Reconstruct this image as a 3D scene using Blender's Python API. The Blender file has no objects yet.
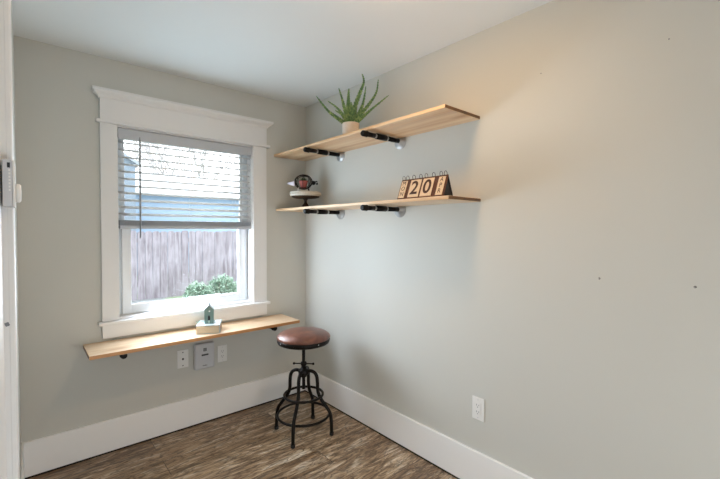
import bpy, bmesh, math, random
from mathutils import Vector, Matrix, noise as mnoise
random.seed(7)
SC = bpy.context.scene
COL = SC.collection
PI = math.pi

# ------------------------------------------------------------------ helpers
def lin(h):
    v = [int(h[i:i+2], 16)/255 for i in (0, 2, 4)]
    return tuple((c/12.92 if c <= .04045 else ((c+.055)/1.055)**2.4) for c in v)+(1,)

def obj(name, bm, mat, parent=None, smooth=False, loc=None):
    me = bpy.data.meshes.new(name)
    bmesh.ops.recalc_face_normals(bm, faces=bm.faces)
    bm.to_mesh(me); bm.free()
    if mat: me.materials.append(mat)
    for p in me.polygons: p.use_smooth = smooth
    o = bpy.data.objects.new(name, me); COL.objects.link(o)
    if parent: o.parent = parent
    if loc: o.location = loc
    if smooth:
        m = o.modifiers.new('ws', 'WEIGHTED_NORMAL') if False else None
    return o

def thing(name, label, cat, loc=(0, 0, 0), rz=0, group=None):
    o = bpy.data.objects.new(name, None); COL.objects.link(o)
    o.empty_display_size = .05
    o.location = loc; o.rotation_euler = (0, 0, rz)
    return tag(o, label, cat, group)

def tag(o, label, cat, group=None):
    o['label'] = label; o['category'] = cat
    if group: o['group'] = group
    return o

def struct(name, bm, mat, parent=None, smooth=False):
    o = obj(name, bm, mat, parent, smooth)
    if parent is None: o['kind'] = 'structure'
    return o

def box(bm, x0, x1, y0, y1, z0, z1, bev=0, seg=2, mat=None):
    r = bmesh.ops.create_cube(bm, size=1)
    vs = r['verts']
    M = Matrix.Translation(((x0+x1)/2, (y0+y1)/2, (z0+z1)/2)) @ Matrix.Diagonal((abs(x1-x0), abs(y1-y0), abs(z1-z0), 1))
    bmesh.ops.transform(bm, matrix=M, verts=vs)
    if bev:
        es = list({e for v in vs for e in v.link_edges})
        r2 = bmesh.ops.bevel(bm, geom=es, offset=bev, segments=seg, affect='EDGES', profile=.5)
        vs = list({v for f in r2['faces'] for v in f.verts} | {v for v in vs if v.is_valid})
    if mat is not None: bmesh.ops.transform(bm, matrix=mat, verts=vs)
    return vs

def lathe(bm, prof, n=32, c=(0, 0, 0), M=None):
    rings = []; allv = []
    for r, z in prof:
        if r < 1e-6:
            ring = [bm.verts.new((0, 0, z))]
        else:
            ring = [bm.verts.new((r*math.cos(2*PI*i/n), r*math.sin(2*PI*i/n), z)) for i in range(n)]
        rings.append(ring); allv += ring
    for a, b in zip(rings, rings[1:]):
        for i in range(n):
            j = (i+1) % n
            if len(a) == 1 and len(b) == 1: continue
            if len(a) == 1: bm.faces.new((a[0], b[i], b[j]))
            elif len(b) == 1: bm.faces.new((a[i], a[j], b[0]))
            else: bm.faces.new((a[i], a[j], b[j], b[i]))
    for ring in (rings[0], rings[-1]):
        if len(ring) > 1: bm.faces.new(ring)
    T = Matrix.Translation(c) @ (M if M else Matrix.Identity(4))
    bmesh.ops.transform(bm, matrix=T, verts=allv)
    return allv

def tube(bm, pts, r, n=10, closed=False):
    pts = [Vector(p) for p in pts]; N = len(pts)
    rad = r if isinstance(r, (list, tuple)) else [r]*N
    rings = []; up = None
    for i, p in enumerate(pts):
        if closed: t = pts[(i+1) % N]-pts[i-1]
        else: t = pts[min(i+1, N-1)]-pts[max(i-1, 0)]
        t.normalize()
        if up is None:
            up = t.orthogonal().normalized()
        else:
            up = (up-t*up.dot(t))
            if up.length < 1e-6: up = t.orthogonal()
            up.normalize()
        s = t.cross(up)
        rings.append([bm.verts.new(p+(up*math.cos(2*PI*k/n)+s*math.sin(2*PI*k/n))*rad[i]) for k in range(n)])
    m = N if closed else N-1
    for i in range(m):
        a = rings[i]; b = rings[(i+1) % N]
        off = 0
        if closed and i == N-1:
            best = 1e9
            for o_ in range(n):
                d = (a[0].co-b[o_].co).length
                if d < best: best = d; off = o_
        for k in range(n):
            bm.faces.new((a[k], a[(k+1) % n], b[(k+1+off) % n], b[(k+off) % n]))
    if not closed:
        bm.faces.new(rings[0]); bm.faces.new(rings[-1][::-1])

def smooth_path(pts, sub=6):
    P = [Vector(p) for p in pts]; out = []
    for i in range(len(P)-1):
        p0 = P[max(i-1, 0)]; p1 = P[i]; p2 = P[i+1]; p3 = P[min(i+2, len(P)-1)]
        for k in range(sub):
            t = k/sub
            out.append(.5*((2*p1)+(-p0+p2)*t+(2*p0-5*p1+4*p2-p3)*t*t+(-p0+3*p1-3*p2+p3)*t**3))
    out.append(P[-1]); return out

def new(): return bmesh.new()

def text_mesh(s, size, depth, bold=False):
    cu = bpy.data.curves.new('txt', 'FONT'); cu.body = s; cu.size = size
    cu.extrude = depth; cu.align_x = 'CENTER'; cu.align_y = 'CENTER'
    if bold: cu.offset = size*.018
    o = bpy.data.objects.new('txt', cu); COL.objects.link(o)
    dg = bpy.context.evaluated_depsgraph_get(); dg.update()
    me = bpy.data.meshes.new_from_object(o.evaluated_get(dg))
    bpy.data.objects.remove(o); 
    return me

# ------------------------------------------------------------------ materials
class NT:
    def __init__(s, name):
        s.m = bpy.data.materials.new(name); s.m.use_nodes = True
        s.t = s.m.node_tree; s.b = s.t.nodes['Principled BSDF']; s.out = s.t.nodes['Material Output']
    def n(s, ty, **k):
        nd = s.t.nodes.new(ty)
        for a, v in k.items():
            if a in nd.bl_rna.properties.keys() and not a.startswith('i_'): setattr(nd, a, v)
        return nd
    def l(s, a, b): s.t.links.new(a, b)
    def coord(s, scale=(1, 1, 1), rot=(0, 0, 0), loc=(0, 0, 0)):
        c = s.n('ShaderNodeTexCoord'); m = s.n('ShaderNodeMapping')
        m.inputs['Scale'].default_value = scale; m.inputs['Rotation'].default_value = rot; m.inputs['Location'].default_value = loc
        s.l(c.outputs['Object'], m.inputs['Vector']); return m.outputs['Vector']
    def noise(s, vec, scale, detail=4, rough=.5, dist=0):
        n = s.n('ShaderNodeTexNoise'); n.inputs['Scale'].default_value = scale
        n.inputs['Detail'].default_value = detail; n.inputs['Roughness'].default_value = rough
        n.inputs['Distortion'].default_value = dist
        s.l(vec, n.inputs['Vector']); return n.outputs['Fac']
    def ramp(s, fac, stops):
        r = s.n('ShaderNodeValToRGB'); e = r.color_ramp.elements
        while len(e) < len(stops): e.new(.5)
        for i, (p, c) in enumerate(stops):
            e[i].position = p; e[i].color = lin(c) if isinstance(c, str) else c
        s.l(fac, r.inputs['Fac']); return r.outputs['Color']
    def mix(s, fac, a, b, mode='MIX'):
        x = s.n('ShaderNodeMix', data_type='RGBA', blend_type=mode)
        for sock, v in ((0, fac), (6, a), (7, b)):
            if hasattr(v, 'links'): s.l(v, x.inputs[sock])
            else: x.inputs[sock].default_value = lin(v) if isinstance(v, str) else v
        return x.outputs[2]
    def bump(s, h, st=.2, dist=.002):
        b = s.n('ShaderNodeBump'); b.inputs['Strength'].default_value = st; b.inputs['Distance'].default_value = dist
        s.l(h, b.inputs['Height']); s.l(b.outputs['Normal'], s.b.inputs['Normal'])
    def set(s, **k):
        for a, v in k.items():
            i = s.b.inputs[a.replace('_', ' ')]
            if hasattr(v, 'links'): s.l(v, i)
            else: i.default_value = lin(v) if isinstance(v, str) else v
        return s

def simple(name, col, rough=.5, metal=0, var=.06, scale=40, bump=0, bscale=None, **k):
    """plain coloured material with a faint mottling"""
    a = NT(name); v = a.coord()
    f = a.noise(v, scale, 3)
    c = a.mix(f, tuple(x*(1-var) for x in lin(col)[:3])+(1,), tuple(min(1, x*(1+var)) for x in lin(col)[:3])+(1,))
    a.set(Base_Color=c, Roughness=rough, Metallic=metal, **k)
    if bump: a.bump(a.noise(v, bscale or scale, 4), bump)
    return a.m

def wood(name, axis, dark, mid, light, knots=True, rough=.42, coat=.25):
    """pine-like board; grain runs along the given axis"""
    a = NT(name)
    s = [14, 14, 14]; s[axis] = .9
    v = a.coord(tuple(s))
    big = a.noise(v, 1.0, 3, .5, .6)
    fine = a.noise(a.coord(tuple(x*5 if i != axis else x*2 for i, x in enumerate(s))), 1.2, 5, .6, .2)
    s2 = [26, 26, 26]; s2[axis] = .35
    w = a.noise(a.coord(tuple(s2), loc=(3, 1, 2)), 1.0, 2, .5, .9)
    c1 = a.ramp(big, [(.25, dark), (.48, mid), (.72, light)])
    c2 = a.ramp(w, [(.3, mid), (.62, light)])
    c = a.mix(.5, c1, c2)
    c = a.mix(.25, c, a.ramp(fine, [(.3, dark), (.65, light)]), 'MULTIPLY')
    if knots:
        sk = [9, 9, 9]; sk[axis] = 2.6
        vo = a.n('ShaderNodeTexVoronoi'); vo.inputs['Scale'].default_value = .8
        a.l(a.coord(tuple(sk), loc=(.4, .3, .1)), vo.inputs['Vector'])
        k = a.ramp(vo.outputs['Distance'], [(.09, (1, 1, 1, 1)), (.22, (0, 0, 0, 1))])
        c = a.mix(a.mix(.75, (0, 0, 0, 1), k), c, dark)
    a.set(Base_Color=c, Roughness=rough, Coat_Weight=coat, Coat_Roughness=.38)
    a.bump(fine, .12, .001)
    return a.m

def floor_mat():
    a = NT('floor_planks')
    br = a.n('ShaderNodeTexBrick', offset=.37, offset_frequency=2, squash=1)
    a.l(a.coord(), br.inputs['Vector'])
    br.inputs['Scale'].default_value = 1; br.inputs['Brick Width'].default_value = 1.22
    br.inputs['Row Height'].default_value = .165; br.inputs['Mortar Size'].default_value = .0016
    br.inputs['Mortar Smooth'].default_value = .3
    br.inputs['Color1'].default_value = (0, 0, 0, 1); br.inputs['Color2'].default_value = (1, 1, 1, 1)
    br.inputs['Mortar'].default_value = (.5, .5, .5, 1)
    # offset the grain per plank
    cx = a.n('ShaderNodeVectorMath', operation='SCALE'); a.l(br.outputs['Color'], cx.inputs[0]); cx.inputs['Scale'].default_value = 17
    def shifted(scale):
        ad = a.n('ShaderNodeVectorMath', operation='ADD'); a.l(a.coord(scale), ad.inputs[0]); a.l(cx.outputs[0], ad.inputs[1]); return ad.outputs[0]
    g1 = a.noise(shifted((1.1, 6, 6)), 1.7, 6, .66, 2.4)
    g2 = a.noise(shifted((2.2, 16, 16)), 1.5, 7, .74, 2.2)
    g3 = a.noise(shifted((2.2, 9, 9)), 2.2, 3, .5, 2.2)
    c = a.ramp(g1, [(.30, '735d47'), (.44, 'a88d70'), (.54, 'cdb392'), (.66, 'f4e8d4')])
    d = a.ramp(g2, [(.36, '3c2e24'), (.46, 'b3a08a'), (.58, 'ffffff')])
    c = a.mix(.55, c, d, 'MULTIPLY')
    cr = a.ramp(g3, [(.44, (0, 0, 0, 1)), (.485, (1, 1, 1, 1)), (.515, (1, 1, 1, 1)), (.56, (0, 0, 0, 1))])
    c = a.mix(a.mix(.6, (0, 0, 0, 1), cr), c, '33271d')
    tone = a.mix(br.outputs['Color'], 'cfc7bf', 'ffffff')
    c = a.mix(1.0, c, tone, 'MULTIPLY')
    c = a.mix(br.outputs['Fac'], c, '2a2018')
    a.set(Base_Color=c, Roughness=a.ramp(g2, [(.3, (.42,)*3+(1,)), (.7, (.24,)*3+(1,))]), Specular_IOR_Level=.5)
    a.bump(g2, .18, .0015)
    return a.m

def wall_mat(name, col):
    a = NT(name); v = a.coord()
    n = a.noise(v, 160, 3); big = a.noise(v, 1.1, 2)
    c = lin(col)[:3]
    a.set(Base_Color=a.mix(big, tuple(x*.975 for x in c)+(1,), tuple(x*1.02 for x in c)+(1,)), Roughness=.62, Specular_IOR_Level=.3)
    a.bump(n, .10, .001); return a.m

M_WALL = wall_mat('painted_wall', 'd0d0ca')
M_CEIL = wall_mat('painted_ceiling', 'eef0ef')
M_TRIM = simple('white_trim_paint', 'ececec', .38, var=.015, scale=8, bump=.03, bscale=120)
M_BASE = simple('white_trim_paint_lit', 'fbfbfb', .3, var=.01, scale=8, bump=.03, bscale=120)  # same paint as the trim, lightened in colour for brighter-lit baseboards
M_VINYL = simple('white_vinyl', 'eff3f6', .35, var=.02)
M_VINYLG = simple('grey_vinyl_track', 'e4ebf0', .45, var=.03)
M_FLOOR = floor_mat()
M_SHELF = wood('shelf_pine', 1, 'b37c48', 'e2bd90', 'f8e4c6')
M_DESK = wood('desk_pine', 0, 'bb8c5c', 'e0bf98', 'f4e2c8', rough=.36, coat=.5)
M_END = wood('end_grain', 2, '3f2210', '67401c', '8a5c2c', knots=False)
M_EDGE = wood('board_edge', 0, 'a8703a', 'cf9458', 'e2b27c', knots=False)
M_PIPE = simple('black_iron_pipe', '191614', .42, .75, .3, 60, .15)
M_STEEL = simple('bare_steel', 'b9bbbc', .46, .9, .08)
M_STOOLM = simple('bronze_black_metal', '1d1917', .4, .7, .3, 30, .08)
M_PLASTIC = simple('white_plastic', 'eeeeec', .35, var=.01)
M_GREYPL = simple('light_grey_plastic', 'cfd1d6', .4, var=.02)
M_DARK = simple('dark_print', '26282c', .5, var=.1)
M_MIDG = simple('mid_grey_print', '7c8086', .5, var=.05)
M_HOLE = simple('drywall_anchor_dark', '5c5650', .7, var=.2)

def leather():
    a = NT('worn_brown_leather'); v = a.coord()
    n = a.noise(v, 9, 5, .6, .5); vo = a.n('ShaderNodeTexVoronoi'); vo.inputs['Scale'].default_value = 190
    a.l(v, vo.inputs['Vector'])
    c = a.ramp(n, [(.3, '46281e'), (.5, '6b4134'), (.7, '8c5c48')])
    a.set(Base_Color=c, Roughness=a.ramp(n, [(.3, (.3,)*3+(1,)), (.7, (.42,)*3+(1,))]), Coat_Weight=.15, Coat_Roughness=.3)
    a.bump(vo.outputs['Distance'], .25, .001); return a.m
M_LEATHER = leather()

def slat_mat():
    a = NT('blind_slat_white')
    v = a.coord(); f = a.noise(v, 30, 2)
    c = a.mix(f, 'f4f5f8', 'fafbfc')
    a.set(Base_Color=c, Roughness=.4)
    tr = a.n('ShaderNodeBsdfTranslucent'); tr.inputs['Color'].default_value = lin('fafafa')
    ms = a.n('ShaderNodeMixShader'); ms.inputs[0].default_value = .78
    a.l(a.b.outputs[0], ms.inputs[1]); a.l(tr.outputs[0], ms.inputs[2]); a.l(ms.outputs[0], a.out.inputs[0])
    return a.m
M_SLAT = slat_mat()
M_RAIL = simple('blind_white_shaded', 'c3c8d0', .4, var=.02)  # blind white, greyed in colour for shade on rails and gathered slats

def glass_mat():
    a = NT('window_glass')
    t = a.n('ShaderNodeBsdfTransparent'); g = a.n('ShaderNodeBsdfGlossy'); g.inputs['Roughness'].default_value = .02
    fr = a.n('ShaderNodeFresnel'); fr.inputs['IOR'].default_value = 1.45
    sm = a.noise(a.coord(), 3, 2)
    t.inputs['Color'].default_value = (.97, .985, .99, 1)
    a.l(a.mix(sm, (.96,)*3+(1,), (1, 1, 1, 1)), g.inputs['Color'])
    ms = a.n('ShaderNodeMixShader'); a.l(fr.outputs[0], ms.inputs[0]); a.l(t.outputs[0], ms.inputs[1]); a.l(g.outputs[0], ms.inputs[2])
    a.l(ms.outputs[0], a.out.inputs[0]); return a.m
M_GLASS = glass_mat()

def leafm(name, c0, c1, rough=.45, scale=60):
    a = NT(name); v = a.coord()
    c = a.ramp(a.noise(v, scale, 3), [(.35, c0), (.65, c1)])
    a.set(Base_Color=c, Roughness=rough); return a.m

# ------------------------------------------------------------------ room shell
XL, YB, H, WT = -1.862, -4.3, 2.44, .14
W0, W1, Z0, Z1 = -1.384, -.490, .840, 2.032     # clear window opening
bm = new(); box(bm, XL-.14, .14, YB-.14, WT, -.12, 0); floor = struct('floor', bm, M_FLOOR)
bm = new(); box(bm, XL-.14, .14, YB-.14, WT, H, H+.12); struct('ceiling', bm, M_CEIL)
bm = new(); box(bm, 0, .14, YB, 0, 0, H); struct('wall_right', bm, M_WALL)
bm = new()
box(bm, XL-.14, W0-.018, 0, WT, 0, H); box(bm, W1+.018, .14, 0, WT, 0, H)
box(bm, W0-.018, W1+.018, 0, WT, 0, Z0-.02); box(bm, W0-.018, W1+.018, 0, WT, Z1+.018, H)
struct('wall_back', bm, M_WALL)
bm = new()   # left wall with a doorway opening for door_1
DY0, DY1, DZ = -3.00, -1.74, 2.06
box(bm, XL-.14, XL, DY1, 0, 0, H); box(bm, XL-.14, XL, YB, DY0, 0, H); box(bm, XL-.14, XL, DY0, DY1, DZ, H)
struct('wall_left', bm, M_WALL)
bm = new()   # rear wall, behind the camera, its doorway filled by a door that keeps the sky out
box(bm, XL-.14, -1.60, YB-.14, YB, 0, H); box(bm, -.66, .14, YB-.14, YB, 0, H); box(bm, -1.60, -.66, YB-.14, YB, 2.1, H)
struct('wall_front', bm, M_WALL)

# baseboards
T, HB = .016, .205
def baseboard(name, axis):
    bm = new()
    if axis == 'back': box(bm, XL+.0005, -.0005, -T, 0, .009, HB, .003)
    elif axis == 'right': box(bm, -T, 0, YB, -T-.0005, .009, HB, .003)
    else: box(bm, XL, XL+.013, -1.40, -T-.0005, .009, HB, .003)
    return struct(name, bm, M_BASE)
baseboard('baseboard_back', 'back'); baseboard('baseboard_right', 'right'); baseboard('baseboard_left', 'left')

bm = new(); box(bm, -1.597, -.663, YB-.06, YB-.02, .008, 2.097, .002); dr = struct('sky_block_door', bm, M_TRIM)  # unseen door added to stop sky light entering behind the viewpoint
bm = new()
for z0, z1 in ((.25, .95), (1.10, 1.95)):
    for x0, x1 in ((-1.50, -1.17), (-1.09, -.76)): box(bm, x0, x1, YB-.021, YB-.014, z0, z1, .003)
obj('door_panels', bm, M_TRIM, dr)
bm = new(); box(bm, XL+.001, -.001, -T+.001, 0, 0, .0085); box(bm, -T+.001, 0, YB, -T, 0, .0085)  # dark strip added as a painted shadow line under the baseboards
struct('gap_shadow_strip', bm, simple('painted_gap_shadow', '1c1815', .8))
# door in the left wall, seen almost edge-on
bm = new(); box(bm, XL-.05, XL-.007, DY0+.012, DY1-.006, .008, DZ-.006, .002)
d1 = struct('door_1', bm, M_TRIM)
bm = new()
box(bm, XL, XL+.0115, -1.7455, -1.60, .0, 2.16, .003); box(bm, XL-.10, XL+.001, -1.7459, DY1+.001, 0, DZ+.02); box(bm, XL, XL+.0115, DY0-.09, DY0-.001, .0, 2.16, .003)
box(bm, XL, XL+.0115, DY0-.001, -1.73, DZ+.001, 2.16, .003)
trim = struct('trim_1', bm, M_TRIM)
bm = new(); box(bm, XL-.0055, XL+.0015, -1.7475, -1.7455, 1.190, 1.198, .0008, 1, None)
bmesh.ops.rotate(bm, cent=(XL, -1.746, 1.194), matrix=Matrix.Rotation(-.35, 3, 'Y'), verts=bm.verts)
obj('strike_plate', bm, M_MIDG, trim)

# ------------------------------------------------------------------ window
win = bpy.data.objects.new('window_1', None); COL.objects.link(win); win['kind'] = 'structure'
bm = new()
box(bm, -1.478, W0-.003, -.020, 0, .824, 2.040, .002); box(bm, W1+.003, -.376, -.020, 0, .824, 2.040, .002)
obj('window_casing', bm, M_TRIM, win)
bm = new(); box(bm, -1.478, -.376, -.024, 0, 2.060, 2.196, .0015); obj('header_board', bm, M_TRIM, win)
bm = new(); box(bm, -1.499, -.350, -.036, 0, 2.040, 2.060, .004); obj('header_fillet', bm, M_TRIM, win)
bm = new()   # crown moulding swept around the header: profile with mitred returns
prof = [(.024, 2.190), (.030, 2.190), (.033, 2.200), (.042, 2.208), (.053, 2.216), (.056, 2.222), (.062, 2.224), (.062, 2.240), (0, 2.240), (0, 2.190)]
secs = []
for sx in (-1, 1):
    edge = -1.478 if sx < 0 else -.376
    ring = [bm.verts.new((edge+sx*(max(d-.022, 0)), -d, z)) for d, z in prof[:8]]
    back = [bm.verts.new((edge+sx*(max(d-.022, 0)), 0, z)) for d, z in prof[:8]]
    secs.append((ring, back))
for k in range(7):
    (a, ab), (b, bb) = secs
    bm.faces.new((a[k], a[k+1], b[k+1], b[k])); bm.faces.new((a[k], ab[k], ab[k+1], a[k+1])); bm.faces.new((b[k], b[k+1], bb[k+1], bb[k]))
(a, ab), (b, bb) = secs
bm.faces.new((a[7], b[7], bb[7], ab[7])); bm.faces.new((a[0], ab[0], bb[0], b[0])); bm.faces.new(ab+bb[::-1])
obj('crown_moulding', bm, M_TRIM, win)
bm = new(); box(bm, -1.499, -.356, -.045, 0, .803, .823, .004); box(bm, W0-.002, W1+.002, 0, .10, .803, .838, .002)
obj('window_sill', bm, M_TRIM, win)
bm = new(); box(bm, -1.478, -.374, -.020, 0, .719, .803, .002); obj('window_apron', bm, M_TRIM, win)
bm = new()
box(bm, W0-.018, W0, 0, WT, Z0-.02, Z1+.018); box(bm, W1, W1+.018, 0, WT, Z0-.02, Z1+.018); box(bm, W0, W1, 0, WT, Z1, Z1+.018); box(bm, W0, W1, .10, WT, Z0-.02, Z0-.002)
obj('window_jamb', bm, M_TRIM, win)
def ring_frame(bm, x0, x1, z0, z1, y0, y1, w, wb=None, bev=.003):
    wb = wb or w
    box(bm, x0, x0+w, y0, y1, z0, z1, bev); box(bm, x1-w, x1, y0, y1, z0, z1, bev)
    box(bm, x0+w-.001, x1-w+.001, y0, y1, z0, z0+wb, bev); box(bm, x0+w-.001, x1-w+.001, y0, y1, z1-w, z1, bev)
bm = new(); ring_frame(bm, W0+.001, W1-.001, Z0-.002, Z1-.001, .085, .138, .032, .030); obj('window_frame', bm, M_VINYLG, win)
zm = 1.43
bm = new(); ring_frame(bm, W0+.028, W1-.028, Z0-.001, zm+.02, .066, .098, .052, .058); sash = obj('lower_sash', bm, M_VINYL, win)
bm = new(); box(bm, W0+.078, W1-.078, .083, .087, Z0+.066, zm-.028); obj('glass_pane', bm, M_GLASS, sash)
bm = new(); ring_frame(bm, W0+.018, W1-.018, zm-.02, Z1-.018, .102, .128, .034); sash2 = obj('upper_sash', bm, M_VINYL, win)
bm = new(); box(bm, W0+.050, W1-.050, .113, .117, zm+.012, Z1-.050); obj('glass_pane', bm, M_GLASS, sash2)

# blind
bl = thing('window_blind', 'white horizontal slat blind lowered over the upper half of the window', 'blind', (0, .034, 1.975))
oz = 1.975; oy = .034
bm = new(); box(bm, W0+.004, W1-.004, -.028, .028, 1.978-oz, 2.030-oz, .003)
obj('headrail', bm, M_RAIL, bl)
bm = new(); box(bm, W0+.003, W1-.003, -.033, -.029, 1.962-oz, 2.026-oz, .0015); obj('valance', bm, M_RAIL, bl)
def slat_bm(tilt, dep=.050):
    bm = new(); n = 6; rows = []
    for k in range(n+1):
        u = -dep/2+dep*k/n; h = .0022*(1-(2*u/dep)**2)
        rows.append([bm.verts.new((x, u*math.cos(tilt)-h*math.sin(tilt), u*math.sin(tilt)+h*math.cos(tilt))) for x in (W0+.008, W1-.008)])
    rows2 = [[bm.verts.new(v.co+Vector((0, 0, -.0026))) for v in r] for r in rows]
    for R_ in (rows, rows2):
        for a, b in zip(R_, R_[1:]): bm.faces.new((a[0], a[1], b[1], b[0]))
    for i in (0, 1):
        for k in range(n): bm.faces.new((rows[k][i], rows[k+1][i], rows2[k+1][i], rows2[k][i]))
    for k in (0, n): bm.faces.new((rows[k][0], rows[k][1], rows2[k][1], rows2[k][0]))
    return bm
s0 = obj('slat', slat_bm(math.radians(20)), M_SLAT, bl, True)
zs = [1.945-.0455*i for i in range(11)]
for i, z in enumerate(zs):
    o = s0 if i == 0 else s0.copy()
    if i: COL.objects.link(o); o.parent = bl
    o.location = (0, 0, z-oz)
s1 = None
for i in range(7):     # slats gathered on the bottom rail
    if s1 is None: s1 = obj('slat', slat_bm(0), M_RAIL, bl, True); o = s1
    else: o = s1.copy(); COL.objects.link(o); o.parent = bl
    o.location = (0, 0, 1.4205+.0048*i-oz)
bm = new(); box(bm, W0+.008, W1-.008, -.026, .026, 1.396-oz, 1.417-oz, .004); obj('bottom_rail', bm, M_RAIL, bl)
for x in (W0+.13, -.937, W1-.13):
    bm = new()
    for y in (-.027, .027): tube(bm, [(x, y, 1.976-oz), (x, y, 1.418-oz)], .0009, 5)
    obj('ladder_cord', bm, M_RAIL, bl)
bm = new(); tube(bm, [(-1.262, -.040, 1.985-oz), (-1.262, -.043, 1.95-oz), (-1.264, -.045, 1.335-oz)], [.002, .0045, .0045], 8)
obj('tilt_wand', bm, simple('clear_grey_wand', '8f9499', .25, var=.03), bl)

# ------------------------------------------------------------------ wall pipes
def bracket(name, label, wallpt, direc, length, group, drop=0):
    """pipe arm from a wall flange; wallpt is on the wall, the arm runs along direc"""
    w = Vector(wallpt); d = Vector(direc)
    t = thing(name, label, 'shelf bracket', w, 0, group)
    q = d.to_track_quat('Z', 'Y').to_matrix().to_4x4()
    bm = new(); lathe(bm, [(.0, 0), (.049, 0), (.050, .002), (.050, .004), (.047, .007), (.020, .011), (.0195, .022), (0, .022)], 32, (0, 0, 0), q)
    obj('flange', bm, M_STEEL, t, True)
    def seg(nm, a, b, r, mat, prof=None):
        bm = new(); p = prof or [(0, a), (r, a), (r, b), (0, b)]
        lathe(bm, p, 24, (0, 0, 0), q); o = obj(nm, bm, mat, t, False)
        for f in o.data.polygons: f.use_smooth = abs(f.normal.dot(d)) < .9
        return o
    L = length; r = .0145
    seg('pipe_nipple', .018, L*.36, r, M_PIPE)
    seg('pipe_coupling', L*.40, L*.66, r+.0028, M_PIPE, [(0, L*.40), (r, L*.40), (r+.003, L*.405), (r+.003, L*.655), (r, L*.66), (0, L*.66)])
    seg('threaded_band', L*.355, L*.405, r-.0005, M_STEEL)
    seg('threaded_band', L*.655, L*.705, r-.0005, M_STEEL)
    seg('pipe_nipple', L*.70, L*.92, r, M_PIPE)
    seg('end_cap', 0, 0, 0, M_PIPE, [(0, L*.88), (r+.002, L*.88), (r+.0045, L*.885), (r+.0045, L*.895), (r+.003, L*.90), (r+.003, L*.985), (r, L), (0, L)])
    return t
ZS1, ZS2, TH = 1.998, 1.562, .018
rp = .0166
for zt, which in ((ZS1, 'upper'), (ZS2, 'lower')):
    for y, wh in ((-.492, 'nearer the window'), (-1.112, 'farther from the window')):
        bracket('pipe_bracket', 'black pipe bracket under the %s wall shelf, %s' % (which, wh),
                (0, y, zt-TH-.0190), (-1, 0, 0), .328, 'pipe brackets under the wall shelves')
ZD, TD = .700, .022

def board(name, x0, x1, y0, y1, z0, z1, mat, label, cat, endmat, axis):
    bm = new(); box(bm, x0, x1, y0, y1, z0, z1, .0015, 1)
    me = bpy.data.meshes.new(name); bmesh.ops.recalc_face_normals(bm, faces=bm.faces); bm.to_mesh(me); bm.free()
    me.materials.append(mat); me.materials.append(endmat); me.materials.append(M_EDGE if axis == 0 else mat)
    for p in me.polygons:
        n = p.normal
        if abs(n[axis]) > .8: p.material_index = 1
        elif abs(n[1-axis]) > .8: p.material_index = 2
    o = bpy.data.objects.new(name, me); COL.objects.link(o)
    return tag(o, label, cat)
board('wall_shelf', -.302, 0, -1.685, -.002, ZS1-TH, ZS1, M_SHELF, 'upper pine wall shelf on pipe brackets, holding the green plant', 'shelf', M_END, 1)
board('wall_shelf', -.283, 0, -1.695, -.002, ZS2-TH, ZS2, M_SHELF, 'lower pine wall shelf on pipe brackets, holding the flip calendar', 'shelf', M_END, 1)
board('wall_desk', -1.575, -.238, -.290, 0, ZD-TD, ZD, M_DESK, 'narrow pine desk board mounted below the window apron', 'desk', M_END, 0)
for x, wh in ((-1.405, 'at the left end'), (-.432, 'at the right end beside the stool')):
    bracket('pipe_bracket', 'black pipe bracket holding up the window desk %s' % wh, (x, 0, ZD-TD-.0185), (0, -1, 0), .262, 'pipe brackets under the desk')

# ------------------------------------------------------------------ stool
stl = thing('bar_stool', 'round brown leather stool with black metal screw base beside the desk', 'stool', (-.392, -.583, 0), 0)
a0 = math.atan2(-.756, -.654)     # towards the viewer's side; legs turned a little from it
bm = new(); lathe(bm, [(0, .646), (.166, .646), (.176, .650), (.1815, .658), (.182, .664), (.177, .674), (.160, .687), (.125, .699), (.07, .706), (0, .708)], 64)
obj('seat_pad', bm, M_LEATHER, stl, True)
bm = new(); lathe(bm, [(0, .620), (.166, .620), (.174, .624), (.1785, .634), (.1795, .656), (.172, .658), (0, .658)], 64)
rim = obj('seat_rim', bm, M_STOOLM, stl, True)
for k in range(20):
    a = 2*PI*k/20; bm = new()
    lathe(bm, [(.0045, 0), (.0035, .002), (0, .003)], 8, (.1780*math.cos(a), .1780*math.sin(a), .642), Vector((math.cos(a), math.sin(a), 0)).to_track_quat('Z', 'Y').to_matrix().to_4x4())
    obj('rivet', bm, M_STEEL if k % 5 == 0 else M_STOOLM, rim, True)
bm = new(); pr = []
z = .30
while z < .626:
    pr += [(.0105, z), (.0120, z+.003)]; z += .006
lathe(bm, [(0, .30)]+pr+[(0, .627)], 20); obj('screw_post', bm, M_STOOLM, stl, True)
bm = new(); lathe(bm, [(0, .612), (.03, .612), (.05, .622), (.05, .626), (0, .626)], 24); obj('seat_plate', bm, M_STOOLM, stl, True)
bm = new(); lathe(bm, [(.0, .385), (.020, .385), (.022, .39), (.022, .398), (.034, .402), (.036, .408), (.036, .432), (.032, .438), (.020, .44), (.018, .455), (0, .455)], 28)
obj('hub', bm, M_STOOLM, stl, True)
bm = new(); r_ = Vector((.756, -.654, 0))
lathe(bm, [(0, .462), (.017, .462), (.021, .468), (.021, .482), (.017, .488), (0, .488)], 20)
tube(bm, [r_*-.064+Vector((0, 0, .476)), r_*.064+Vector((0, 0, .473))], .0045, 8)
for s in (-1, 1):
    bmesh.ops.create_uvsphere(bm, u_segments=10, v_segments=8, radius=.009, matrix=Matrix.Translation(r_*(.066*s)+Vector((0, 0, .4745-s*.0015))))
obj('locking_handle', bm, M_STOOLM, stl, True)
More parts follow.
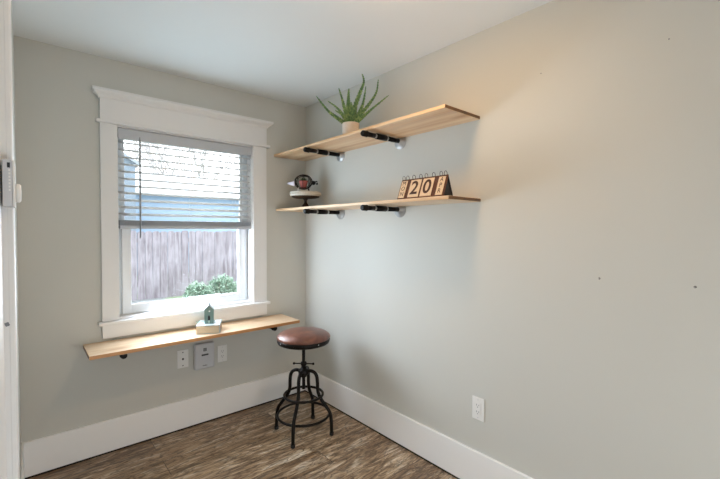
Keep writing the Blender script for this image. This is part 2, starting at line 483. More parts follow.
legpath = smooth_path([(.012, 0, .418), (.045, 0, .428), (.075, 0, .420), (.093, 0, .395), (.099, 0, .35), (.100, 0, .31), (.107, 0, .275), (.128, 0, .235), (.162, 0, .190), (.186, 0, .155), (.196, 0, .11), (.199, 0, .05), (.200, 0, .004)], 5)
def leg_mesh(parent):
    bm = new(); tube(bm, legpath, .0115, 12); return obj('leg', bm, M_STOOLM, parent, True)
l0 = leg_mesh(stl); f0 = None
for k in range(4):
    o = l0 if k == 0 else l0.copy()
    if k: COL.objects.link(o); o.parent = stl
    o.rotation_euler = (0, 0, a0-math.radians(11.5)+k*PI/2)
    bm = new(); lathe(bm, [(0, 0), (.014, 0), (.0145, .004), (.0145, .02), (0, .02)], 16, (.200, 0, 0)) if k == 0 else None
    if k == 0: f0 = obj('foot_cap', bm, simple('black_rubber', '161616', .7), o, True)
    else: bm.free(); f = f0.copy(); COL.objects.link(f); f.parent = o
def ringp(r, z, rr, name):
    bm = new(); tube(bm, [(r*math.cos(2*PI*k/64), r*math.sin(2*PI*k/64), z) for k in range(64)], rr, 10, True)
    return obj(name, bm, M_STOOLM, stl, True)
ringp(.131, .262, .0085, 'brace_ring'); ringp(.176, .128, .0085, 'foot_ring')

# ------------------------------------------------------------------ wall plates
def plate_bm(w=.072, h=.122, d=.006):
    bm = new(); box(bm, -w/2, w/2, -d, 0, -h/2, h/2, .0025, 2); return bm
def outlet(label, loc, rz):
    t = thing('wall_outlet', label, 'outlet', loc, rz)
    obj('cover_plate', plate_bm(), M_PLASTIC, t)
    bm = new(); box(bm, -.0168, .0168, -.0082, -.0055, -.034, .034, .0012); rc = obj('receptacle', bm, M_PLASTIC, t)
    bm = new()
    for s in (1, -1):
        cz = .018*s
        box(bm, -.0078, -.0052, -.0087, -.0080, cz-.002, cz+.007); box(bm, .0052, .0078, -.0087, -.0080, cz-.001, cz+.006)
        lathe(bm, [(0, 0), (.0026, 0), (.0026, .0006), (0, .0006)], 12, (0, -.0081, cz-.0085), Matrix.Rotation(PI/2, 4, 'X'))
    obj('slots', bm, M_MIDG, rc)
    for s in (1, -1):
        bm = new(); lathe(bm, [(0, 0), (.003, 0), (.0025, .001), (0, .001)], 12, (0, -.006, .048*s), Matrix.Rotation(PI/2, 4, 'X'))
        obj('screw', bm, M_GREYPL, t)
    return t
outlet('white wall outlet on the right wall above the baseboard', (0, -1.695, .4375), -PI/2)
outlet('white wall outlet under the desk, right of the grey box', (-.731, 0, .473), 0)
t = thing('jack_plate', 'white wall plate with round jack under the desk, left of the grey box', 'wall plate', (-1.009, 0, .492), 0)
obj('cover_plate', plate_bm(.074, .124), M_PLASTIC, t)
bm = new(); lathe(bm, [(0, 0), (.0075, 0), (.0075, .003), (.0045, .004), (.0045, .010), (0, .010)], 6, (0, -.006, 0), Matrix.Rotation(PI/2, 4, 'X')); obj('jack', bm, M_DARK, t)
for s in (1, -1):
    bm = new(); lathe(bm, [(0, 0), (.0042, 0), (.0036, .0015), (0, .0015)], 12, (0, -.006, .046*s), Matrix.Rotation(PI/2, 4, 'X')); obj('screw', bm, M_DARK, t, True)
# grey box
t = thing('network_box', 'light grey rectangular box mounted on the wall under the desk', 'electronic box', (-.868, 0, .490), 0)
bm = new(); vs = box(bm, -.070, .070, -.034, 0, -.092, .092, .010, 3)
for v in vs:
    if v.co.z > 0: v.co.x *= .985
obj('box_body', bm, M_GREYPL, t, True)
bm = new(); box(bm, -.061, .061, -.0355, -.0338, -.082, .083, .0008); fr = obj('front_panel', bm, M_GREYPL, t)
bm = new()
box(bm, -.011, .011, -.0362, -.0353, .036, .040); box(bm, -.011, .011, -.0362, -.0353, .054, .058)
box(bm, -.011, -.007, -.0362, -.0353, .039, .055); box(bm, .007, .011, -.0362, -.0353, .039, .055); box(bm, -.0045, .0045, -.0362, -.0353, .0425, .0515)
obj('square_emblem', bm, M_DARK, fr)
bm = new(); box(bm, -.024, .024, -.0362, -.0353, .004, .0155, .0003); stp = obj('dark_label', bm, M_DARK, fr)
bm = new()
for k in range(5): box(bm, -.018+.008*k, -.013+.008*k, -.0366, -.0360, .0085, .0108)
obj('indicator_marks', bm, M_MIDG, stp)
bm = new()
for k, (w, h) in enumerate([(.004, .007), (.003, .005), (.004, .006), (.003, .008), (.004, .005), (.003, .006)]):
    box(bm, -.016+.0055*k, -.016+.0055*k+w, -.0362, -.0353, -.069, -.069+h)
obj('bottom_mark', bm, M_DARK, fr)

# control on the left wall, seen from its side
t = thing('wall_control', 'grey and white wall control with round knob at the far left edge', 'wall control', (XL+.0002, -1.738, 1.505), 0)
t.location = (XL+.0005, -1.768, 1.484)
bm = new(); box(bm, -.0045, .0100, -.032, .032, -.047, .046, .002); obj('back_box', bm, M_GREYPL, t)
bm = new(); box(bm, .0100, .0148, -.031, .032, -.048, .046, .003); obj('face_plate', bm, M_PLASTIC, t)
bm = new(); lathe(bm, [(0, .0145), (.017, .0145), (.0195, .016), (.0195, .0205), (.016, .0235), (0, .0240)], 28, (0, 0, -.018), Matrix.Rotation(PI/2, 4, 'Y')); obj('round_knob', bm, M_PLASTIC, t, True)
bm = new(); box(bm, .0030, .0075, -.0326, -.0318, .030, .040); obj('side_button', bm, M_DARK, t)
bm = new()
for k in range(7): box(bm, .0050, .0078, -.0326, -.0318, .023-.0065*k, .027-.0065*k)
obj('side_marks', bm, M_PLASTIC, t)

# drywall anchors / small screws left in the right wall
for (y, z, lb) in ((-2.262, 1.192, 'small dark screw low in the bare right wall, nearer the shelves'), (-2.572, 1.191, 'small dark screw low in the right wall, nearer the picture edge'),
                   (-2.004, 2.126, 'tiny pin mark high on the right wall, nearer the shelves'), (-2.48, 2.111, 'tiny pin mark high on the right wall, farther from the shelves')):
    big = z < 2
    t = thing('wall_screw', lb, 'screw', (0, y, z), -PI/2, 'screw marks on the right wall')
    r = .0045 if big else .0028
    bm = new(); lathe(bm, [(0, 0), (r, 0), (r*.9, .0015), (r*.55, .0022), (0, .0022)], 14, (0, 0, 0), Matrix.Rotation(PI/2, 4, 'X'))
    obj('plug', bm, M_HOLE if big else M_MIDG, t, True)
    if big:
        bm = new(); lathe(bm, [(0, .002), (r*.4, .002), (r*.45, .008), (0, .009)], 10, (0, 0, 0), Matrix.Rotation(PI/2, 4, 'X'))
        obj('screw_head', bm, M_STEEL, t, True)

# ------------------------------------------------------------------ book and little house on the desk
bk = thing('book', 'thick pale book lying on the desk under the little green house', 'book', (-.885, -.170, ZD), math.radians(-26.5))
bw, bd, bh = .148, .160, .057
bm = new(); box(bm, -bw/2+.002, bw/2-.004, -bd/2+.004, bd/2-.004, .0025, bh-.0025)
a = NT('book_pages'); ln = a.noise(a.coord((2, 2, 900)), 1, 2)
a.set(Base_Color=a.ramp(ln, [(.35, 'c9b79b'), (.65, 'e8dcc6')]), Roughness=.8); obj('page_block', bm, a.m, bk)
mc = simple('pale_blue_cover', 'b4c2c6', .45, var=.03)
bm = new(); box(bm, -bw/2, bw/2, -bd/2, bd/2, 0, .0025, .0008); box(bm, -bw/2, bw/2, -bd/2, bd/2, bh-.0025, bh, .0008); box(bm, bw/2-.0035, bw/2, -bd/2, bd/2, .001, bh-.001, .001)
obj('cover', bm, mc, bk)
bm = new(); box(bm, bw/2-.0003, bw/2+.0004, -.05, .05, .020, .036); obj('spine_stripe', bm, simple('red_brown_print', '9a4a38', .5), bk)

mh = simple('green_grey_ceramic', '75908a', .42, var=.22, scale=25, bump=.1)
hs = thing('house_ornament', 'small green-grey house shaped ornament with pointed roof on the book', 'ornament', (-.885, -.172, ZD+bh), math.radians(-24))
bm = new(); w, d, h = .029, .026, .096
# walls with a gabled prism and an arched doorway carved as recess
def prism(bm, pts, y0, y1):
    A = [bm.verts.new((x, y0, z)) for x, z in pts]; B = [bm.verts.new((x, y1, z)) for x, z in pts]
    bm.faces.new(A); bm.faces.new(B[::-1])
    for i in range(len(pts)):
        j = (i+1) % len(pts); bm.faces.new((A[i], B[i], B[j], A[j]))
dw = .008
prism(bm, [(-w, 0), (-dw, 0), (-dw, .046), (0, .058), (dw, .046), (dw, 0), (w, 0), (w, h), (0, h+.026), (-w, h)], -d, -d+.008)
prism(bm, [(-w, 0), (w, 0), (w, h), (0, h+.026), (-w, h)], -d+.0079, d)
obj('house_walls', bm, mh, hs)
bm = new(); prism(bm, [(-w-.0008, h-.003), (-w+.001, h-.004), (0, h+.022), (w-.001, h-.004), (w+.0008, h-.003), (0, h+.030)], -d-.001, d+.001); obj('roof', bm, simple('slate_grey_glaze', '7d8789', .4, var=.15), hs)
bm = new(); prism(bm, [(-dw, .001), (dw, .001), (dw, .046), (0, .057), (-dw, .046)], -d+.0065, -d+.0078); obj('doorway', bm, M_DARK, hs)
bm = new(); lathe(bm, [(0, 0), (.0055, 0), (.005, .002), (0, .002)], 16, (.003, -d, .084), Matrix.Rotation(PI/2, 4, 'X')); obj('round_window', bm, M_PLASTIC, hs)
bm = new(); box(bm, -.006, .006, -d-.001, -d+.001, .004, .022, .0005); obj('pale_panel', bm, simple('pale_glaze', 'b7c9bc', .4), hs)
bm = new(); lathe(bm, [(0, .122), (.002, .122), (.0035, .128), (.0025, .133), (0, .135)], 10); obj('finial', bm, mh, hs, True)
M_SPRIG = leafm('dusty_green_leaf', '4f7d5f', '86b296')
def leaf_quad(bm, p, dirv, L, W, curl=.2, seg=3):
    d = Vector(dirv).normalized(); s = d.cross(Vector((0, 0, 1)));
    if s.length < .05: s = Vector((1, 0, 0))
    s.normalize(); n = s.cross(d)
    prev = None
    for k in range(seg+1):
        t = k/seg; wd = W*math.sin(PI*min(.98, .08+.9*t))*.5
        c = Vector(p)+d*L*t-n*0+Vector((0, 0, -curl*L*t*t))
        a = bm.verts.new(c-s*wd); b = bm.verts.new(c+s*wd)
        if prev: bm.faces.new((prev[0], prev[1], b, a))
        prev = (a, b)
sp = thing('leaf_sprig', 'green leafy sprig lying on the book behind the little house', 'sprig', (-.915, -.150, ZD+bh+.001), math.radians(-24))
bm = new(); tube(bm, [(-.045, .0, .004), (0, .008, .006), (.075, .010, .004)], .0015, 6); obj('stem', bm, M_SPRIG, sp, True)
bm = new(); rnd = random.Random(4)
for k in range(16):
    x = -.045+.118*k/15
    leaf_quad(bm, (x, .005, .006), (rnd.uniform(-.6, .2), (-1)**k, rnd.uniform(.2, .7)), rnd.uniform(.014, .022), .009)
obj('leaves', bm, M_SPRIG, sp)

# ------------------------------------------------------------------ plant on the upper shelf
pl = thing('potted_plant', 'green spiky aloe-like plant in a small cream pot on the upper shelf', 'potted plant', (-.18, -.828, ZS1), 0)
bm = new(); lathe(bm, [(0, 0), (.050, 0), (.054, .004), (.057, .097), (.0575, .101), (.053, .101), (.0515, .088), (0, .088)], 40)
a = NT('cream_ceramic'); v = a.coord(); rb = a.n('ShaderNodeTexWave', wave_type='BANDS', bands_direction='X'); 
a.set(Base_Color=a.mix(a.noise(v, 60, 3), 'dccbb9', 'eee0d2'), Roughness=.6); a.bump(a.noise(v, 90, 2), .15); obj('pot', bm, a.m, pl, True)
bm = new(); lathe(bm, [(0, .087), (.0514, .087), (.0514, .091), (.03, .095), (0, .095)], 24); obj('soil', bm, simple('dark_soil', '35291f', .9, var=.4, scale=80, bump=.8), pl, True)
def aloe_mat():
    a = NT('aloe_green'); v = a.coord()
    n = a.noise(v, 70, 4, .6); n2 = a.noise(v, 14, 2)
    c = a.ramp(n, [(.34, '284a36'), (.48, '4c7c44'), (.62, 'b2c676')])
    a.set(Base_Color=a.mix(n2, c, '55763f'), Roughness=.42); a.bump(n, .2); return a.m
M_ALOE = aloe_mat()
Rv = Vector((.756, -.654, 0)); Fv = Vector((.654, .756, 0)); Uv = Vector((0, 0, 1))
def aloe_leaf(pts, w0, seed):
    """thick channelled leaf with saw teeth; points are (side, depth, height) offsets"""
    path = smooth_path([Rv*p[0]+Fv*p[1]+Uv*p[2] for p in pts], 40 // (len(pts)-1))
    bm = new(); n = len(path)-1; rings = []
    for k in range(n+1):
        t = k/n; p = path[k]; tan = (path[min(k+1, n)]-path[max(k-1, 0)]).normalized()
        side = tan.cross(-Fv+Uv*.25); side.normalize(); nor = side.cross(tan)
        w = w0*(.72+.28*math.sin(PI*min(1, t*1.5)) if t < .67 else .72)*(1-t**2.2)**.8+.0007
        th = w*.38
        ww = w+(.0062*(1-t*.6) if k % 2 else 0)
        q = [p-side*ww, p-side*w*.5+nor*-th*.9, p+nor*-th*1.1, p+side*w*.5+nor*-th*.9, p+side*ww, p+side*w*.45+nor*th*.25, p+nor*-th*.05, p-side*w*.45+nor*th*.25]
        rings.append([bm.verts.new(v) for v in q])
    for a_, b_ in zip(rings, rings[1:]):
        for i in range(8): bm.faces.new((a_[i], a_[(i+1) % 8], b_[(i+1) % 8], b_[i]))
    bm.faces.new(rings[0]); bm.faces.new(rings[-1][::-1])
    return obj('leaf', bm, M_ALOE, pl)
LV = [([(-.012, 0, .085), (-.075, -.015, .125), (-.150, -.025, .180), (-.226, -.03, .272)], .0105),
      ([(-.012, .01, .085), (-.045, .02, .150), (-.090, .04, .215), (-.158, .05, .268)], .0085),
      ([(-.008, -.01, .085), (-.034, -.025, .170), (-.056, -.04, .250), (-.078, -.05, .318)], .0085),
      ([(-.004, 0, .085), (-.012, 0, .18), (-.016, -.005, .26), (-.013, -.01, .330)], .0150),
      ([(.006, .01, .085), (.024, .02, .21), (.062, .03, .320), (.086, .03, .390), (.072, .03, .450)], .0105),
      ([(.010, .02, .085), (.050, .03, .17), (.082, .03, .25), (.100, .03, .360)], .0100),
      ([(.010, -.01, .085), (.060, -.02, .15), (.125, -.03, .228), (.168, -.03, .300), (.180, -.03, .382)], .0085),
      ([(.014, -.01, .085), (.070, -.03, .130), (.140, -.05, .185), (.246, -.07, .266)], .0090),
      ([(-.002, .015, .085), (-.030, .05, .19), (-.060, .08, .250)], .0080),
      ([(.004, .015, .085), (.030, .06, .20), (.036, .09, .290)], .0085),
      ([(-.010, -.015, .085), (-.050, -.05, .14), (-.100, -.08, .165)], .0080),
      ([(.004, -.016, .085), (.012, -.05, .16), (.004, -.08, .22)], .0090)]
for i, (pts, w) in enumerate(LV): aloe_leaf(pts, w*1.15, i)

# ------------------------------------------------------------------ flip calendar on the lower shelf
CX, CY0, CY1 = -.222, -1.335, -1.650
cal = thing('flip_calendar', 'wooden desk flip calendar with cream number cards standing on the lower shelf', 'calendar', (CX, (CY0+CY1)/2, ZS2), -PI/2)
M_CARDW = wood('dark_walnut', 0, '3a2114', '5e3722', '7d4c2e', knots=False, rough=.5, coat=.1)
M_CARD = simple('cream_card', 'dcc3a4', .7, var=.07, scale=30)
M_INK = simple('brown_ink', '45271a', .6, var=.1)
HW = abs(CY1-CY0)/2; CH = .112; ft = .043
tl = math.atan2(ft, CH)           # lean of each panel
def lean_panel(sgn):              # local frame: x right, y away; panel foot at y=-ft*sgn
    return Matrix.Translation((0, -ft*sgn, 0)) @ Matrix.Rotation(-tl*sgn, 4, 'X')
Lh = math.hypot(ft, CH)
P0 = lean_panel(1); P1 = lean_panel(-1)
bm = new(); box(bm, -HW, HW, 0, .004, .0006, Lh, .001, 1, P0); front = obj('front_panel', bm, M_CARDW, cal)
bm = new(); box(bm, -HW, HW, -.004, 0, .0006, Lh-.006, .001, 1, P1); obj('back_panel', bm, M_DARK, cal)
for sx in (-1, 1):
    bm = new()
    A = [bm.verts.new((sx*(HW-.006), y, z)) for y, z in ((-ft+.008, .004), (ft-.008, .004), (.0, CH-.022))]
    Bv = [bm.verts.new((sx*(HW-.009), y, z)) for y, z in ((-ft+.008, .004), (ft-.008, .004), (.0, CH-.022))]
    bm.faces.new(A); bm.faces.new(Bv[::-1])
    for i in range(3): bm.faces.new((A[i], A[(i+1) % 3], Bv[(i+1) % 3], Bv[i]))
    obj('side_cheek', bm, M_DARK, cal)
cards = [(-.1285, .042, 'MON'), (-.0455, .074, '2'), (.0405, .074, '0'), (.1265, .042, 'APR')]
for cxp, cw, s in cards:
    bm = new(); box(bm, cxp-cw/2, cxp+cw/2, -.0035, -.0004, .007, Lh-.010, .0008, 1, P0)
    c = obj('card', bm, M_CARD, cal)
    items = [(ch, .034, .093-.0315*i) for i, ch in enumerate(s)] if len(s) > 1 else [(s, .108, .058)]
    for ch, size, zc in items:
        me = text_mesh(ch, size, .0003, len(s) == 1)
        me.transform(P0 @ Matrix.Translation((cxp, -.0040, zc)) @ Matrix.Rotation(PI/2, 4, 'X') @ Matrix.Diagonal((.98 if len(s) > 1 else 1.0, 1, 1, 1)))
        me.materials.clear(); me.materials.append(M_INK)
        o = bpy.data.objects.new('numeral' if len(s) == 1 else 'letter', me); COL.objects.link(o); o.parent = c
for cxp, cw, s in cards:
    for dx in (-.3, .3):
        x = cxp+dx*cw*1.1; bm = new()
        tube(bm, [(x, .012*math.cos(a_), Lh*math.cos(tl)+.006+.013*math.sin(a_)) for a_ in [2*PI*k/20 for k in range(20)]], .0013, 6, True)
        obj('binder_ring', bm, M_STOOLM, cal, True)

# ------------------------------------------------------------------ cake stand + wire fish planter
cs = thing('cake_stand', 'small round pedestal stand with beaded white rim on the lower shelf', 'pedestal stand', (-.150, -.232, ZS2), 0)
M_BRZ = simple('aged_bronze', '3d2f22', .45, .6, .3, 50, .2)
bm = new(); lathe(bm, [(0, 0), (.036, 0), (.037, .005), (.034, .014), (.022, .030), (.012, .042), (.010, .056), (.014, .066), (.024, .078), (0, .082)], 32); obj('pedestal', bm, M_BRZ, cs, True)
bm = new(); lathe(bm, [(0, .076), (.040, .076), (.085, .080), (.106, .086), (.111, .094), (.111, .112), (.108, .114), (0, .114)], 56); pt = obj('dish', bm, M_BRZ, cs, True)
bm = new(); lathe(bm, [(.104, .1141), (.112, .1141), (.112, .094), (.1175, .094), (.119, .100), (.119, .126), (.115, .129), (.104, .129)], 56); obj('rim_band', bm, simple('whitewashed_wood', 'cfc8bb', .6, var=.2, scale=35), pt, True)
bm = new(); 
for k in range(60):
    a_ = 2*PI*k/60
    bmesh.ops.create_uvsphere(bm, u_segments=8, v_segments=6, radius=.0056, matrix=Matrix.Translation((.120*math.cos(a_), .120*math.sin(a_), .112)))
obj('bead_trim', bm, simple('ivory_bead', 'ded6c8', .4, var=.1), pt, True)
bm = new(); lathe(bm, [(0, .1142), (.1038, .1142), (.1038, .120), (0, .120)], 48); obj('dish_top', bm, wood('stand_wood', 0, '7a5636', 'a57c54', 'c79f74', knots=False), pt, True)

fz = ZS2+.1245
fp = thing('fish_planter', 'small black wire fish with white tail holding a red pot, on the pedestal stand', 'ornament', (-.165, -.225, fz), math.radians(-41)); fp.scale = (1.22, 1.22, 1.22)
M_WIRE = simple('black_wire', '1c1a19', .4, .7, .2)
bm = new(); cz = .068
def ell(ax, bx, z0, n=36): return [(ax*math.cos(2*PI*k/n), 0, z0+bx*math.sin(2*PI*k/n)) for k in range(n)]
tube(bm, ell(.056, .046, cz), .0032, 8, True)
for yy in (-.018, .018):
    tube(bm, [(x*.86, yy, cz+(z-cz)*.86) for x, y, z in ell(.056, .046, cz)], .0022, 6, True)
for an in (-.9, 0, .9):
    tube(bm, [(.046*math.sin(an), .030*math.cos(a_)*math.cos(an*.8), cz+.044*math.cos(an*.9)*math.sin(a_)) for a_ in [2*PI*k/24 for k in range(24)]], .0018, 6, True)
obj('wire_body', bm, M_WIRE, fp, True)
bm = new(); lathe(bm, [(0, 0), (.011, .004), (.014, .012), (.012, .021), (.004, .027), (0, .028)], 18, (.052, 0, .062), Matrix.Rotation(PI/2, 4, 'Y'))
tube(bm, smooth_path([(.074, 0, .066), (.084, 0, .072), (.090, 0, .066)]), .0035, 8)
bmesh.ops.create_uvsphere(bm, u_segments=10, v_segments=8, radius=.007, matrix=Matrix.Translation((.088, 0, .056)))
obj('head', bm, M_WIRE, fp, True)
bm = new(); lathe(bm, [(0, .104), (.004, .102), (.017, .060), (.019, .057), (0, .056)], 24, (0, 0, .058), Matrix.Rotation(-PI/2, 4, 'Y'))
obj('tail_cone', bm, simple('pale_lilac_white', 'dcd6e2', .4, var=.03), fp, True)
for x in (-.034, .034):
    for y in (-.014, .014):
        bm = new(); tube(bm, [(x*.8, y*.7, cz-.036), (x, y, .020), (x*1.05, y, .0025)], .0028, 8)
        obj('leg', bm, M_WIRE if x > 0 else M_PLASTIC, fp, True)
bm = new(); lathe(bm, [(0, .028), (.018, .028), (.027, .066), (.029, .068), (.029, .075), (.026, .075), (.024, .070), (0, .070)], 28); pot = obj('red_pot', bm, simple('rosy_terracotta', 'b3615a', .5, var=.1), fp, True)
bm = new(); rnd = random.Random(9)
for k in range(46):
    a_ = rnd.uniform(0, 2*PI); e = rnd.uniform(.2, 1.4)
    leaf_quad(bm, (.008*math.cos(a_), .008*math.sin(a_), .072+.006*rnd.random()), (math.cos(a_)*math.cos(e), math.sin(a_)*math.cos(e), math.sin(e)), rnd.uniform(.018, .030), .011, .3)
obj('succulent', bm, leafm('dark_green_succulent', '1f4a2a', '3f7a44'), pot)

# ------------------------------------------------------------------ ceiling lamp (above and behind the viewpoint's frame)
LX, LY = -.76, -1.78
cl = thing('ceiling_light', 'round flush ceiling light with warm white diffuser', 'ceiling light', (LX, LY, H), 0)
bm = new(); lathe(bm, [(0, 0), (.15, 0), (.15, -.012), (.145, -.02), (0, -.02)], 40); obj('base', bm, M_PLASTIC, cl, True)
a = NT('lamp_diffuser'); a.set(Base_Color='fff4e0', Emission_Color=(1, .50, .17, 1), Emission_Strength=1.0)
LAMP = a.b.inputs['Emission Strength']; LAMPC = a.b.inputs['Emission Color']
bm = new(); lathe(bm, [(0, -.06), (.05, -.058), (.10, -.045), (.13, -.0205), (0, -.0205)], 40); obj('diffuser', bm, a.m, cl, True)

# ------------------------------------------------------------------ outside
GZ = -.12
def ground_mat():
    a = NT('pale_gravel_and_grass'); v = a.coord()
    n = a.noise(v, 1.2, 3); f = a.noise(v, 30, 4)
    c = a.mix(a.ramp(n, [(.45, (0, 0, 0, 1)), (.6, (1, 1, 1, 1))]), a.ramp(f, [(.3, '6e7d5f'), (.7, '879477')]), a.ramp(f, [(.3, '6e7171'), (.7, '8f9290')]))
    a.set(Base_Color=c, Roughness=.95); a.bump(f, .5, .02); return a.m
bm = new(); box(bm, -12, 16, .16, 30, GZ-.2, GZ); o = struct('ground', bm, ground_mat())
def fence_mat():
    a = NT('weathered_fence_boards')
    g = a.noise(a.coord((9, 9, .9)), 2, 5, .6, .6); sp_ = a.noise(a.coord((3, 3, 2)), 1.5, 3)
    c = a.ramp(g, [(.3, '5b5359'), (.5, '7a7379'), (.7, '948e94')])
    c = a.mix(a.ramp(sp_, [(.4, (0, 0, 0, 1)), (.7, (.5, .5, .5, 1))]), c, '9c989f')
    oi = a.n('ShaderNodeTexWhiteNoise', noise_dimensions='1D')
    a.set(Base_Color=c, Roughness=.9); a.bump(g, .4, .004); return a.m
M_FENCE = fence_mat()
FY = 6.4; FT = 1.36
fn = thing('garden_fence', 'weathered grey vertical board fence standing outside the window', 'fence', (1.5, FY, GZ), 0)
fh = FT-GZ
bm = new(); rnd = random.Random(2); x = -6.5
while x < 7.5:
    w = rnd.uniform(.138, .146); top = fh+rnd.uniform(-.02, .012); yo = rnd.uniform(-.004, .006); 
    pts = [(x, 0.02), (x+w, .02), (x+w, top-.03), (x+w-.03, top), (x+.03, top), (x, top-.03)]
    prism(bm, pts, yo-.010, yo+.010); x += w+rnd.uniform(.004, .012)
obj('boards', bm, M_FENCE, fn)
bm = new()
for z in (.3, fh-.25): box(bm, -6.5, 7.5, .012, .06, z, z+.09)
obj('rails', bm, M_FENCE, fn)
for k in range(7):
    bm = new(); box(bm, -6.2+2.2*k, -6.1+2.2*k, .02, .12, 0, fh-.02, .003); obj('post', bm, M_FENCE, fn)

M_BUSH = leafm('pale_green_leaf', '678570', '9eb3a0', .5, 12)
def bush(cx, cy, rx, h, seed, label):
    t = thing('shrub', label, 'shrub', (cx, cy, GZ), 0, 'low shrubs in front of the fence'); rnd = random.Random(seed)
    bm = new()
    for k in range(14):
        a_ = rnd.uniform(0, 2*PI); q = rnd.uniform(.2, .7)
        tube(bm, [(0, 0, 0), (q*rx*.5*math.cos(a_), q*rx*.5*math.sin(a_), h*.45), (q*rx*math.cos(a_), q*rx*math.sin(a_), h*.85)], [.012, .008, .003], 5)
    obj('stems', bm, simple('shrub_bark', '6a5d4f', .8), t)
    bm = new()
    for k in range(1500):
        a_ = rnd.uniform(0, 2*PI); e = math.asin(rnd.uniform(-.3, 1)); q = rnd.uniform(.55, 1)*(1+.15*math.sin(3*a_+seed))
        p = Vector((rx*q*math.cos(a_)*math.cos(e), rx*q*math.sin(a_)*math.cos(e), h*.45+h*.55*q*math.sin(e)))
        leaf_quad(bm, p, (p.x+rnd.uniform(-.3, .3), p.y+rnd.uniform(-.3, .3), p.z*.5+rnd.uniform(-.3, .5)), rnd.uniform(.04, .075), .035, .2, 2)
    obj('foliage', bm, M_BUSH, t)
bush(.72, 4.95, .27, .46, 3, 'low pale green shrub outside the window, the left one by the fence')
bush(1.36, 5.30, .32, .52, 5, 'low pale green shrub outside the window, the right one by the fence')

# neighbouring house
HX0, HX1, HY = -2.5, 9.0, 11.5
nh = thing('neighbour_house', 'pale blue clapboard house with white roof edge behind the fence', 'house', (3, HY, GZ), 0)
a = NT('blue_clapboard'); wv = a.n('ShaderNodeTexWave', wave_type='BANDS', bands_direction='Z', wave_profile='SAW'); wv.inputs['Scale'].default_value = 1.6
a.l(a.coord(), wv.inputs['Vector'])
a.set(Base_Color=a.mix(wv.outputs['Fac'], '839ab1', '92a6bb'), Roughness=.7); a.bump(wv.outputs['Fac'], .4, .01)
M_SIDING = a.m
HT = 2.62-GZ
bm = new(); box(bm, HX0-3, HX1-3, 0, 5, 0, HT); obj('walls', bm, M_SIDING, nh)
bm = new(); prism(bm, [(0, 0), (3, 0), (3, .12), (1.5, .5), (0, .12)], 0, 1); bm.free()
bm = new()
A = [(-.45, HT-.08), (-.45, HT+.06), (2.5, HT+.95), (5.45, HT+.06), (5.45, HT-.08), (2.5, HT+.75)]
va = [bm.verts.new((HX0-3.3, y, z)) for y, z in A]; vb = [bm.verts.new((HX1-2.7, y, z)) for y, z in A]
bm.faces.new(va); bm.faces.new(vb[::-1])
for i in range(6): bm.faces.new((va[i], va[(i+1) % 6], vb[(i+1) % 6], vb[i]))
a = NT('pale_metal_roof'); a.set(Base_Color=a.mix(a.noise(a.coord(), 4, 3), 'e6e8ec', 'f4f5f7'), Roughness=.5)
obj('roof', bm, a.m, nh)
sh = thing('garden_shed', 'grey-blue tall shed with pitched roof at the left beyond the fence', 'shed', (-.1, 9.0, GZ), 0)
bm = new(); prism(bm, [(-.95, 0), (.55, 0), (.55, 3.3), (-.2, 3.75), (-.95, 3.3)], 0, 1.5); obj('walls', bm, simple('shed_grey_blue', '6c7882', .8, var=.06), sh)
bm = new(); prism(bm, [(-1.08, 3.25), (-1.02, 3.21), (-.2, 3.72), (.62, 3.21), (.68, 3.25), (-.2, 3.82)], -.12, 1.62); obj('roof', bm, simple('shed_roof_grey', '7f868c', .8), sh)

M_BARK = simple('grey_bark', '9a9693', .9, var=.15)
def tree(x, y, h, seed, label):
    t = thing('bare_tree', label, 'tree', (x, y, GZ), 0, 'bare trees behind the houses'); rnd = random.Random(seed)
    tr = new(); br = new()
    def grow(bm, p, d, L, r, dep):
        pts = [p]; q = p.copy(); dd = d.copy()
        for k in range(4):
            dd = (dd+Vector((rnd.uniform(-.16, .16), rnd.uniform(-.16, .16), rnd.uniform(-.02, .12)))).normalized(); q = q+dd*L/4; pts.append(q.copy())
        tube(bm, pts, [r*(1-.12*k) for k in range(5)], 6 if dep < 2 else 4)
        if dep >= 5: return
        for k in range(3 if dep else 5):
            an = rnd.uniform(0, 2*PI); sp_ = rnd.uniform(.35, .75)
            s = dd.orthogonal().normalized(); s2 = dd.cross(s)
            nd = (dd*math.cos(sp_)+(s*math.cos(an)+s2*math.sin(an))*math.sin(sp_)).normalized()
            grow(br, pts[rnd.choice((2, 3, 4)) if dep else rnd.choice((3, 4))], nd, L*rnd.uniform(.6, .78), r*.58, dep+1)
    grow(tr, Vector((0, 0, 0)), Vector((0, 0, 1)), h*.36, .16, 0)
    obj('trunk', tr, M_BARK, t, True); obj('branches', br, M_BARK, t, True)
tree(3.6, 18.0, 8.2, 11, 'bare branching tree seen through the upper blind slats, left')
tree(7.4, 24.0, 10.6, 23, 'bare branching tree seen through the upper blind slats, right')

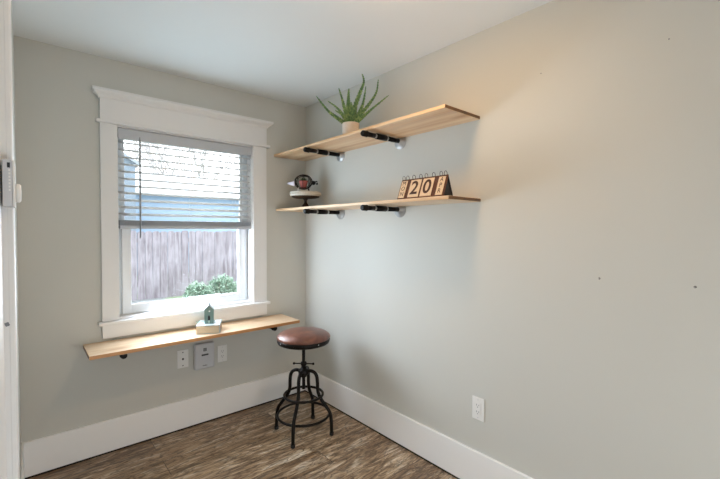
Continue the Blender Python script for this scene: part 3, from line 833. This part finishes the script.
# ------------------------------------------------------------------ world, lights, camera
wd = bpy.data.worlds.new('World'); SC.world = wd; wd.use_nodes = True
nt = wd.node_tree; bg = nt.nodes['Background']
tc = nt.nodes.new('ShaderNodeTexCoord'); nz = nt.nodes.new('ShaderNodeTexNoise'); nz.inputs['Scale'].default_value = 1.5
mp = nt.nodes.new('ShaderNodeMapping'); mp.inputs['Scale'].default_value = (1, 1, 3)
rp_ = nt.nodes.new('ShaderNodeValToRGB'); rp_.color_ramp.elements[0].color = (.78, .88, 1, 1); rp_.color_ramp.elements[1].color = (1, 1, 1, 1)
rp_.color_ramp.elements[0].position = .3; rp_.color_ramp.elements[1].position = .7
nt.links.new(tc.outputs['Generated'], mp.inputs[0]); nt.links.new(mp.outputs[0], nz.inputs['Vector']); nt.links.new(nz.outputs['Fac'], rp_.inputs[0]); nt.links.new(rp_.outputs[0], bg.inputs['Color'])
bg.inputs['Strength'].default_value = 2.8

def area(name, loc, target, sx, sy, power, col):
    li = bpy.data.lights.new(name, 'AREA'); li.shape = 'RECTANGLE'; li.size = sx; li.size_y = sy; li.energy = power; li.color = col
    o = bpy.data.objects.new(name, li); COL.objects.link(o); o.location = loc
    o.rotation_euler = (Vector(target)-Vector(loc)).to_track_quat('-Z', 'Y').to_euler(); return o
def mixof(k, p, c):
    return p, c
p_, c_ = mixof('lamp', 47, (1, .62, .30)); LAMP.default_value = p_; LAMPC.default_value = (*c_, 1)
p_, c_ = mixof('sky', 5.6, (1, 1, 1)); bg.inputs['Strength'].default_value = p_
# unseen fill lamp added low behind the viewpoint to lift the lower walls
# the other two: daylight through the clear lower pane and through the blind
area('low_fill', (-1.13, -4.1, .5), (-1.13, 0, .15), .9, .7, *mixof('low', 18, (.90, .96, 1)))
area('blind_glow', (-.937, -.050, 1.70), (-.937, -1, 1.70), .86, .55, *mixof('blind', 5.6, (.56, .82, 1)))
area('window_daylight', (-.937, .055, 1.15), (-.40, -1, .60), .80, .50, *mixof('down', 21, (.78, .88, 1)))

cam = bpy.data.cameras.new('Camera'); co = bpy.data.objects.new('Camera', cam); COL.objects.link(co)
cam.sensor_width = 36; cam.lens = 388.79/720*36; cam.clip_start = .01; cam.clip_end = 200
yaw, pit, rol = math.radians(40.87), math.radians(-1.389), math.radians(.195)
F = Vector((math.sin(yaw)*math.cos(pit), math.cos(yaw)*math.cos(pit), math.sin(pit)))
R0 = Vector((math.cos(yaw), -math.sin(yaw), 0)); U0 = R0.cross(F)
R1 = R0*math.cos(rol)+U0*math.sin(rol); U1 = -R0*math.sin(rol)+U0*math.cos(rol)
Mx = Matrix((R1, U1, -F)).transposed().to_4x4(); Mx.translation = (-1.8354, -2.8385, 1.3927)
co.matrix_world = Mx
SC.camera = co
vs = SC.view_settings
vs.view_transform = 'Standard'; vs.look = 'None'; vs.gamma = 1; vs.use_curve_mapping = False; vs.exposure = 0.0
